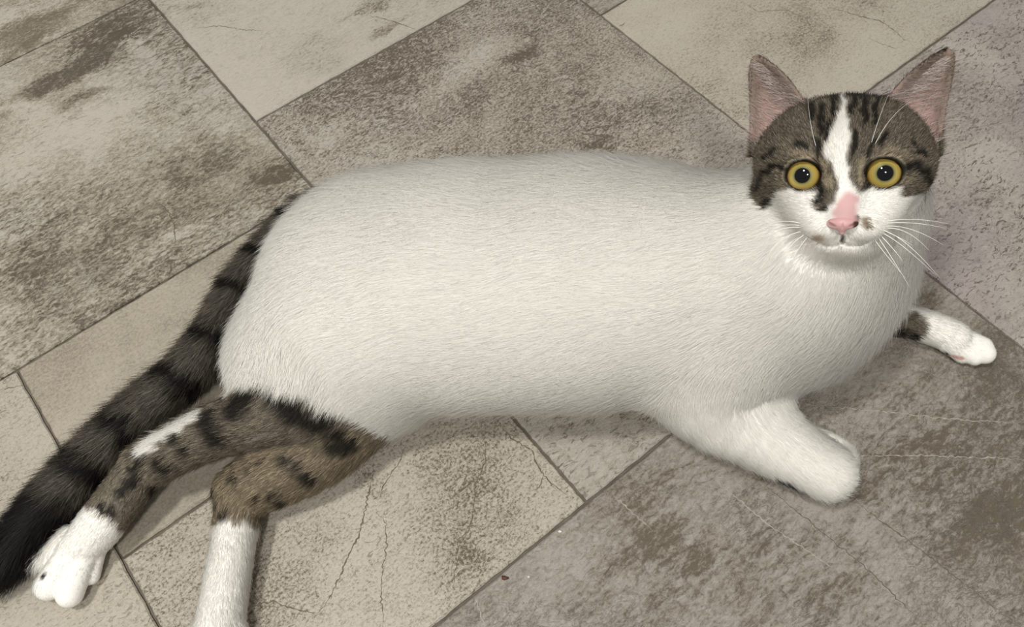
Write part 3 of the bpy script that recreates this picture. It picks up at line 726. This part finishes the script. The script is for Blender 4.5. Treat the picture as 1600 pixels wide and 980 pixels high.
        lf = np.where(em > .5, lf * .55, lf)
        # bare lids and nose leather
        for e in EYES:
            r = d_eyehole(P, e) / HS; k = hd & (toH(P)[:, 2] > 20)
            df[k & (r < 2.6)] = 0; M[:] = 0; M[k] = sstep(5.5, 1.6, r[k]); blend(M, BLACK, BLACK * 1.2)
        mo = np.zeros(n)
        for a, b, r_ in MOUTH: mo = np.maximum(mo, sstep(4.2 * HS, 1.5 * HS, d_cone(P, a, b, 0, 0)))
        blend(mo * .8, lin(78, 64, 60), lin(120, 102, 96)); df *= 1 - .6 * mo; lf = lf * (1 - .5 * mo)
    return root, tip, lf, df, own, names, em
# ---------------------------------------------------------------- the cat: body, fur, eyes, nose, whiskers
cat = bpy.data.objects.new('cat', None); COL.objects.link(cat); cat.empty_display_size = .05
_base = W(800, 450, 0); cat.location = (0, 0, 0)
tag(cat, 'white short haired cat with tabby head patches and ringed tail lying on the tiles', 'cat')
CN = grad(sdf, CV); CN /= np.linalg.norm(CN, axis=1)[:, None] + 1e-9
skin = NT('cat_skin')
_a = skin.n('ShaderNodeAttribute', attribute_name='coat'); skin.set(skin.b.inputs['Base Color'], _a.outputs['Color'])
skin.b.inputs['Roughness'].default_value = .75; skin.b.inputs['Specular IOR Level'].default_value = .2
skin.b.inputs['Subsurface Weight'].default_value = 0.0
body = link_mesh('body', CV, CQ, skin.m, cat)
CR, CT, LFv, DFv, OWN, NAMES, EM = coat(CV, CN)
_ca = body.data.color_attributes.new('coat', 'FLOAT_COLOR', 'POINT')
_ca.data.foreach_set('color', np.concatenate([CR * .45 + CT * .5, np.ones((len(CV), 1))], 1).astype(np.float32).ravel())

# fur flow and length at the vertices, from the limbs they belong to
def flow_field(P, Nn, em):
    fl = np.zeros((len(P), 3)); ln = np.zeros(len(P)); ws = np.zeros(len(P)); dmin = np.full(len(P), 1.0)
    L_ = list(near_prims(P))
    for p, m, d in L_: dmin[m] = np.minimum(dmin[m], d)
    for p, m, d in L_:
        w = np.exp(-(d - dmin[m]) / .006); fl[m] += w[:, None] * p['f']; ln[m] += w * p['ln']; ws[m] += w
    ln /= ws; G = group_d(P)
    # face: away from the nose
    q = toH(P); hd = (G['head'] < .009) & (G['head'] < G['torso'] + .002) & (q[:, 2] > -60)
    nose = H(1318, 330, 108); r = P - nose; rl = np.linalg.norm(r, axis=1)
    face = sstep(-70, -10, q[:, 2]) * hd
    fl = fl / (np.linalg.norm(fl, axis=1)[:, None] + 1e-9) * (1 - face[:, None]) + (r / (rl[:, None] + 1e-9)) * face[:, None]
    ln = np.where(hd, np.clip(.0018 + rl * .062, .0018, .0075), ln)
    for e in EARS:
        sx, T, Bi, Bo = e; up = unit(T - (Bi + Bo) / 2); k = (em > .3) & (np.linalg.norm(P - (T + Bi + Bo) / 3, axis=1) < .06)
        fl[k] = up
    # belly and underside hang towards the floor
    low = sstep(.055, .02, P[:, 2]) * sstep(.2, -.3, Nn @ E2) * (G['torso'] < .003)
    fl += low[:, None] * (np.array([0, 0, -1.2]) - .5 * E2); ln = ln * (1 + .35 * low)
    fl -= Nn * (fl * Nn).sum(-1)[:, None]
    return fl / (np.linalg.norm(fl, axis=1)[:, None] + 1e-9), ln
FLOW, LEN = flow_field(CV, CN, EM)
def grow(n_total, npt=5):
    tri = np.concatenate([CQ[:, [0, 1, 2]], CQ[:, [0, 2, 3]]])
    a, b, c = CV[tri[:, 0]], CV[tri[:, 1]], CV[tri[:, 2]]
    area = np.linalg.norm(np.cross(b - a, c - a), axis=1) / 2
    hv = (toH(CV)[:, 2] > -40) & (np.linalg.norm(CV - HC, axis=1) < .075)
    dens = DFv * np.where(CN[:, 2] < -.25, .12, 1.0) * np.where(hv, 2.6, 1.0) * np.where(CV[:, 2] < .0035, .1, 1)
    w = area * dens[tri].mean(1); cw = np.cumsum(w) / w.sum()
    k = np.searchsorted(cw, rng.random(n_total)); u = rng.random((n_total, 2)); fl = u.sum(1) > 1; u[fl] = 1 - u[fl]
    bc = np.stack([1 - u.sum(1), u[:, 0], u[:, 1]], -1)
    it = lambda A: (A[tri[k]] * bc.reshape(-1, 3, *([1] * (A.ndim - 1)))).sum(1)
    P = it(CV); Nn = it(CN); Nn /= np.linalg.norm(Nn, axis=1)[:, None]; F_ = it(FLOW); L = it(LEN)
    r, t, lf, df, own, nm, em = coat(P, Nn)
    keep = df > rng.random(n_total) * .5
    P, Nn, F_, L, r, t, lf, own = P[keep], Nn[keep], F_[keep], L[keep], r[keep], t[keep], lf[keep], own[keep]
    n = len(P)
    cl = np.stack([vnoise(P, 170, 11), vnoise(P, 170, 12), vnoise(P, 170, 13)], -1) - .5            # locks
    cl2 = np.stack([vnoise(P, 420, 14), vnoise(P, 420, 15), vnoise(P, 420, 16)], -1) - .5
    sm = np.stack([vnoise(P, 40, 17), vnoise(P, 40, 18), vnoise(P, 40, 19)], -1) - .5
    d = F_ + .14 * cl + .06 * cl2 + .5 * sm + rng.normal(0, .10, (n, 3)); d -= Nn * (d * Nn).sum(-1)[:, None]; d /= np.linalg.norm(d, axis=1)[:, None] + 1e-9
    L = L * lf * rng.uniform(.65, 1.15, n)
    lift0 = np.radians(rng.normal(22, 6, n)); lift1 = np.radians(rng.normal(4, 6, n))
    gh = rng.random(n) < .10; lift0[gh] += .22; lift1[gh] += .20; L[gh] *= 1.12     # guard hairs
    tl = own == nm.index('tail'); lift0[tl] += .25; lift1[tl] += .28
    pts = np.zeros((n, npt, 3)); pts[:, 0] = P - Nn * .0004; seg = (L / (npt - 1))[:, None]
    for i in range(1, npt):
        a_ = lift0 + (lift1 - lift0) * ((i - 1) / (npt - 2)) ** .7
        st = d * np.cos(a_)[:, None] + Nn * np.sin(a_)[:, None] + rng.normal(0, .05, (n, 3)) + np.array([0, 0, -.05 * i / npt])
        pts[:, i] = pts[:, i - 1] + st * seg
    pts[:, :, 2] = np.maximum(pts[:, :, 2], .0006 + .0002 * np.arange(npt))
    br = rng.uniform(.94, 1.04, n)[:, None]
    dark = (t.mean(1) < .35)
    grz = np.where(dark, rng.choice([.55, .9, 1.3, 2.1], n, p=[.3, .3, .22, .18]), 1.0)[:, None]
    colr = np.zeros((n, npt, 3))
    for i in range(npt):
        f = sstep(.25, .85, np.array([i / (npt - 1)]))[0]; colr[:, i] = (r * (1 - f) + t * f) * br * (1 + (grz - 1) * f)
    hs = np.linalg.norm(P - HC, axis=1) < .06
    rad0 = np.where(hs, .00008, .00010)
    rad = rad0[:, None] * np.array([1.0, 1.0, .85, .6, .18])[None, :npt]
    return pts, np.clip(colr, 0, 1), rad, Nn
def fur_object(name, pts, colr, rad, Nn, mat, parent):
    n, k = pts.shape[:2]
    hc = bpy.data.hair_curves.new(name); hc.add_curves([k] * n)
    hc.position_data.foreach_set('vector', pts.astype(np.float32).ravel())
    ra = hc.attributes.get('radius') or hc.attributes.new('radius', 'FLOAT', 'POINT'); ra.data.foreach_set('value', rad.astype(np.float32).ravel())
    ca = hc.attributes.new('hair_colour', 'FLOAT_COLOR', 'POINT'); ca.data.foreach_set('color', np.concatenate([colr, np.ones((n, k, 1))], -1).astype(np.float32).ravel())
    na = hc.attributes.new('skin_normal', 'FLOAT_VECTOR', 'CURVE'); na.data.foreach_set('vector', Nn.astype(np.float32).ravel())
    hc.materials.append(mat)
    o = bpy.data.objects.new(name, hc); COL.objects.link(o); o.parent = parent
    return o
furm = NT('cat_fur')
_a = furm.n('ShaderNodeAttribute', attribute_name='hair_colour'); furm.set(furm.b.inputs['Base Color'], _a.outputs['Color'])
_nn = furm.n('ShaderNodeAttribute', attribute_name='skin_normal'); _g = furm.n('ShaderNodeNewGeometry')
_s = furm.vmath('SCALE', _g.outputs['Normal']); _s.node.inputs['Scale'].default_value = .15
furm.set(furm.b.inputs['Normal'], furm.vmath('NORMALIZE', furm.vmath('ADD', _nn.outputs['Vector'], _s)))
_tr = furm.n('ShaderNodeBsdfTranslucent'); furm.set(_tr.inputs[0], _a.outputs['Color']); _mx = furm.n('ShaderNodeMixShader'); _mx.inputs[0].default_value = .30   # hair lets light through
furm.t.links.new(furm.b.outputs[0], _mx.inputs[1]); furm.t.links.new(_tr.outputs[0], _mx.inputs[2]); furm.t.links.new(_mx.outputs[0], furm.out.inputs[0])
furm.b.inputs['Roughness'].default_value = .55; furm.b.inputs['Specular IOR Level'].default_value = .18
N_HAIR = 560000
_p = grow(N_HAIR)
fur = fur_object('fur', *_p, furm.m, body); tag(fur, kind='stuff')

# hair in the ears: long pale strands that sweep across the hollow from the inner rim
EP, EC, ER, EN = [], [], [], []
for sx, T, Bi, Bo in EARS:
    mid = (Bi + Bo) / 2; up = unit(T - mid); w = unit(np.cross(HZ, up)); w = w if w @ (Bo - Bi) > 0 else -w
    n = 950; s = rng.random(n) ** .85 * .76 + .08; wid = np.linalg.norm(Bo - Bi)
    a_ = rng.random(n) ** 1.1                                       # most roots sit near the inner rim
    ro = Bi + (T - Bi) * s[:, None] + w * ((.0 + 1.0 * a_) * (1 - .9 * s) * wid * .75)[:, None] - HZ * (.001 + .009 * np.sin(np.pi * np.clip(a_ * .6 + .1, 0, 1)) * (1 - s))[:, None]
    L = rng.uniform(.005, .014, n) * (1 - .5 * s) * (1 - .45 * a_); dr = w * 1.0 + up * rng.normal(.45, .35, n)[:, None] + HZ * rng.normal(.18, .15, n)[:, None]; dr /= np.linalg.norm(dr, axis=1)[:, None]
    pts = np.zeros((n, 5, 3)); pts[:, 0] = ro
    for i in range(1, 5): pts[:, i] = pts[:, i - 1] + (dr + up * .16 * i + rng.normal(0, .05, (n, 3))) * (L / 4)[:, None]
    EP.append(pts); c = lin(222, 208, 200) * rng.uniform(.55, 1.05, n)[:, None]; EC.append(np.repeat(c[:, None], 5, 1)); ER.append(np.tile(np.array([.0001, .0001, .00009, .00006, .00002]), (n, 1))); EN.append(np.tile(HZ, (n, 1)))
_hd = group_d(CV)['head']
for sx, T, Bi, Bo in EARS:                                          # finer hair growing from the hollow itself
    mid = (Bi + Bo) / 2; up = unit(T - mid); w = unit(np.cross(HZ, up)); w = w if w @ (Bo - Bi) > 0 else -w
    k = np.nonzero((np.linalg.norm(CV - (T + Bi + Bo) / 3, axis=1) < .045) & (EM > .05) & (CN @ HZ > .15) & (_hd > .003))[0]
    k = rng.choice(k, 650); n = len(k); P = CV[k] + rng.normal(0, .0005, (n, 3)); y = (P - mid) @ up / np.linalg.norm(T - mid)
    L = rng.uniform(.004, .010, n) * (1.1 - .7 * np.clip(y, 0, 1)); dr = FLOW[k] * .6 + w * rng.normal(.55, .3, n)[:, None] + CN[k] * rng.normal(.45, .12, n)[:, None]; dr /= np.linalg.norm(dr, axis=1)[:, None]
    pts = np.zeros((n, 5, 3)); pts[:, 0] = P
    for i in range(1, 5): pts[:, i] = pts[:, i - 1] + (dr + w * .06 * i - CN[k] * .06 * i + rng.normal(0, .05, (n, 3))) * (L / 4)[:, None]
    t_ = sstep(.25, .8, y)[:, None]; c = (lin(214, 200, 192) * (1 - t_) + lin(156, 142, 130) * t_) * rng.uniform(.5, 1.05, n)[:, None]
    EP.append(pts); EC.append(np.repeat(c[:, None], 5, 1)); ER.append(np.tile(np.array([.00008, .00008, .00007, .00005, .00002]), (n, 1))); EN.append(CN[k])
earh = fur_object('ear_hair', np.concatenate(EP), np.concatenate(EC), np.concatenate(ER), np.concatenate(EN), furm.m, body); tag(earh, kind='stuff')

# eyes
eyem = NT('eye'); _o = eyem.n('ShaderNodeTexCoord').outputs['Object']; _xyz = eyem.n('ShaderNodeSeparateXYZ'); eyem.set(_xyz.inputs[0], _o)
_r = eyem.math('DIVIDE', eyem.math('SQRT', eyem.math('ADD', eyem.math('POWER', _xyz.outputs[0], 2.0), eyem.math('POWER', _xyz.outputs[1], 2.0))), EYE_R * HS)
_fib = eyem.noise(eyem.mapping(_o, scale=(1, 1, .05)), 900, 4, .6)[0]
_r2 = eyem.math('ADD', _r, eyem.math('MULTIPLY', eyem.math('SUBTRACT', _fib, .5), .05))
eyem.set(eyem.b.inputs['Base Color'], eyem.ramp(_r2, [(.36, srgb(60, 58, 26)), (.42, srgb(132, 126, 66)), (.52, srgb(172, 153, 80)), (.66, srgb(174, 149, 76)), (.72, srgb(144, 112, 50)), (.78, srgb(60, 44, 24)), (.86, srgb(20, 15, 12))]))
eyem.b.inputs['Roughness'].default_value = .35; eyem.b.inputs['Coat Weight'].default_value = 1.0; eyem.b.inputs['Coat Roughness'].default_value = .02
pupm = NT('pupil'); pupm.b.inputs['Base Color'].default_value = (.004, .004, .005, 1); pupm.b.inputs['Roughness'].default_value = .03; pupm.b.inputs['Specular IOR Level'].default_value = .35
def sphere_cap(R, th1, nr, ns):
    V = [(0, 0, R)]; Fc = []
    for i in range(1, nr + 1):
        t = th1 * i / nr
        for k in range(ns): V.append((R * math.sin(t) * math.cos(2 * math.pi * k / ns), R * math.sin(t) * math.sin(2 * math.pi * k / ns), R * math.cos(t)))
    for k in range(ns): Fc.append((0, 1 + k, 1 + (k + 1) % ns))
    for i in range(nr - 1):
        for k in range(ns): a = 1 + i * ns; Fc.append((a + k, a + ns + k, a + ns + (k + 1) % ns, a + (k + 1) % ns))
    return V, Fc
for e in EYES:
    R_ = EYE_R * HS; V, Fc = sphere_cap(R_, math.pi * .97, 40, 48); eye = link_mesh('eye', V, Fc, eyem.m, cat)
    z = e['n']; x = unit(np.cross(HY, z)); y = np.cross(z, x)
    eye.matrix_world = Matrix([[x[i], y[i], z[i], e['c3'][i]] for i in range(3)] + [[0, 0, 0, 1]])
    V, Fc = sphere_cap(R_ * 1.004, math.asin(.36), 10, 40); pu = link_mesh('pupil', V, Fc, pupm.m, eye)
    eye['label'] = 'amber yellow eye with dark rim'

# nose leather
NC = H(1316.5, 349, 106)
def nose_sdf(P):
    q = toH(P) - toH(NC[None]); d = 1e3
    d = (np.sqrt((q[:, 0] / 22) ** 2 + (q[:, 1] / 9.5) ** 2 + (q[:, 2] / 11) ** 2) - 1) * 9.5
    a = np.array([0, 0, 1.0]); b = np.array([0, -13, -3.0])
    d = smin(d, d_cone(q, a, b, 9.5, 4.0), 6)
    for s in (-1, 1): d = smax(d, -d_cone(q, np.array([s * 11.5, -4.5, 11]), np.array([s * 21.0, -.5, 4.0]), 2.8, 3.4), 2.5)
    return smax(d, -d_cone(q, np.array([0, 3, 13.5]), np.array([0, -16, 5.0]), .9, 1.2), 1.2) * HS
NV, NQ = surface_nets(nose_sdf, NC - .012, NC + .012, .00035)
nosem = NT('nose_leather'); _a = nosem.n('ShaderNodeAttribute', attribute_name='coat')
nosem.set(nosem.b.inputs['Base Color'], _a.outputs['Color']); nosem.b.inputs['Roughness'].default_value = .45; nosem.b.inputs['Subsurface Weight'].default_value = .15; nosem.b.inputs['Subsurface Radius'].default_value = (.002, .001, .0008)
_nz = nosem.n('ShaderNodeBump'); _nz.inputs['Strength'].default_value = .25; _nz.inputs['Distance'].default_value = .0003; nosem.set(_nz.inputs['Height'], nosem.noise(nosem.n('ShaderNodeTexCoord').outputs['Object'], 2600, 2)[0]); nosem.set(nosem.b.inputs['Normal'], _nz.outputs[0])
nose = link_mesh('nose', NV, NQ, nosem.m, cat); nose['label'] = 'pink nose with a black edged nostril'
_q = toH(NV) - toH(NC[None]); _k = sstep(12, 17, _q[:, 0]) * sstep(6, 1, _q[:, 1]); _k2 = np.maximum.reduce([sstep(4.2, 2.8, d_cone(_q, np.array([s * 11.5, -4.5, 11]), np.array([s * 21.0, -.5, 4.0]), 0, 0)) for s in (-1, 1)])
_cc = lin(205, 160, 160) * np.ones((len(NV), 1)); _cc = _cc * (1 - _k[:, None]) + lin(48, 36, 32) * _k[:, None]; _cc = _cc * (1 - .6 * _k2[:, None]) + lin(96, 52, 52) * .6 * _k2[:, None]
nose.data.color_attributes.new('coat', 'FLOAT_COLOR', 'POINT').data.foreach_set('color', np.concatenate([_cc, np.ones((len(NV), 1))], 1).astype(np.float32).ravel())

# whiskers
whm = NT('whisker'); whm.b.inputs['Base Color'].default_value = srgb(238, 236, 230); whm.b.inputs['Roughness'].default_value = .3
def whisker(px0, py0, px1, py1, px2, py2, dz_end, r=.00026):
    a = trace(px0, py0) - HZ * .001; dz0 = toH(a)[2]
    b = H(px1, py1, dz0 + dz_end * .6); c = H(px2, py2, dz0 + dz_end)
    n = 14; V = []; Fc = []
    for i in range(n + 1):
        t = i / n; ctrl = 2 * b - (a + c) / 2; p = (1 - t) ** 2 * a + 2 * t * (1 - t) * ctrl + t * t * c
        tg = unit(2 * (1 - t) * (ctrl - a) + 2 * t * (c - ctrl)); u_ = unit(np.cross(tg, HZ + .01)); v_ = np.cross(tg, u_); rr = r * (1 - .85 * t)
        for k in range(5): V.append(p + rr * (u_ * math.cos(k * 1.2566) + v_ * math.sin(k * 1.2566)))
    for i in range(n):
        for k in range(5): Fc.append((i * 5 + k, i * 5 + (k + 1) % 5, i * 5 + 5 + (k + 1) % 5, i * 5 + 5 + k))
    Fc.append(tuple(range(5))[::-1]); Fc.append(tuple(range(n * 5, n * 5 + 5)))
    link_mesh('whisker', V, Fc, whm.m, cat)
for wk in [(1386, 346, 1430, 343, 1482, 350, 10), (1384, 349, 1430, 349, 1478, 357, 0), (1384, 354, 1425, 359, 1474, 383, 10), (1384, 357, 1418, 364, 1452, 392, -5), (1382, 361, 1420, 384, 1468, 434, 10), (1378, 364, 1412, 386, 1462, 430, 5),
           (1376, 368, 1398, 392, 1410, 408, 0), (1372, 371, 1394, 404, 1422, 450, 12), (1366, 374, 1386, 400, 1416, 436, 16), (1378, 359, 1406, 372, 1426, 384, -8),
           (1254, 350, 1224, 346, 1196, 352, 4), (1252, 356, 1222, 358, 1190, 372, 4), (1254, 362, 1226, 372, 1200, 396, 6), (1258, 366, 1238, 382, 1222, 404, 8), (1262, 370, 1250, 386, 1240, 402, 10), (1252, 353, 1226, 352, 1206, 358, 8)]:
    whisker(*wk)
for wk in [(1276, 232, 1267, 195, 1262, 150, 24, .00018), (1361, 226, 1372, 190, 1388, 148, 22, .00018), (1366, 228, 1392, 186, 1424, 158, 24, .00018)]: whisker(*wk)

# ---------------------------------------------------------------- crumbs on the floor
def crumb(px, py, L, w, h, col, label, seed, bend=0.):
    r = random.Random(seed); bm = bmesh.new(); bmesh.ops.create_icosphere(bm, subdivisions=2, radius=1)
    for v in bm.verts:
        k = 1 + r.uniform(-.16, .16); x, y, z = v.co * k; v.co = Vector((x * L, y * w * (1 - .35 * x) + bend * x * x * L, (z + 1) * h))
    me = bpy.data.meshes.new('crumb'); bm.to_mesh(me); bm.free(); N = NT('crumb'); N.b.inputs['Roughness'].default_value = .6
    N.set(N.b.inputs['Base Color'], N.ramp(N.noise(N.n('ShaderNodeTexCoord').outputs['Object'], 900, 3)[0], [(.35, tuple(c * .6 for c in col[:3]) + (1,)), (.65, col)]))
    me.materials.append(N.m); me.polygons.foreach_set('use_smooth', np.ones(len(me.polygons), bool)); o = bpy.data.objects.new('crumb', me); COL.objects.link(o)
    p = W(px, py, 0); o.location = (p[0], p[1], 0.0); o.rotation_euler = (0, 0, math.radians(-25 + seed * 37 % 20)); tag(o, label, 'crumb')
crumb(789, 904, .0024, .0013, .0009, srgb(92, 44, 26), 'small reddish brown crumb on the grey tile beside the joint', 1, .15)
crumb(875, 831, .0013, .0009, .0006, srgb(236, 232, 224), 'tiny white crumb on the grey tile touching the joint', 2)
crumb(826, 902, .0009, .0008, .0005, srgb(222, 218, 212), 'tiny pale crumb on the grey tile close to the brown crumb', 3)
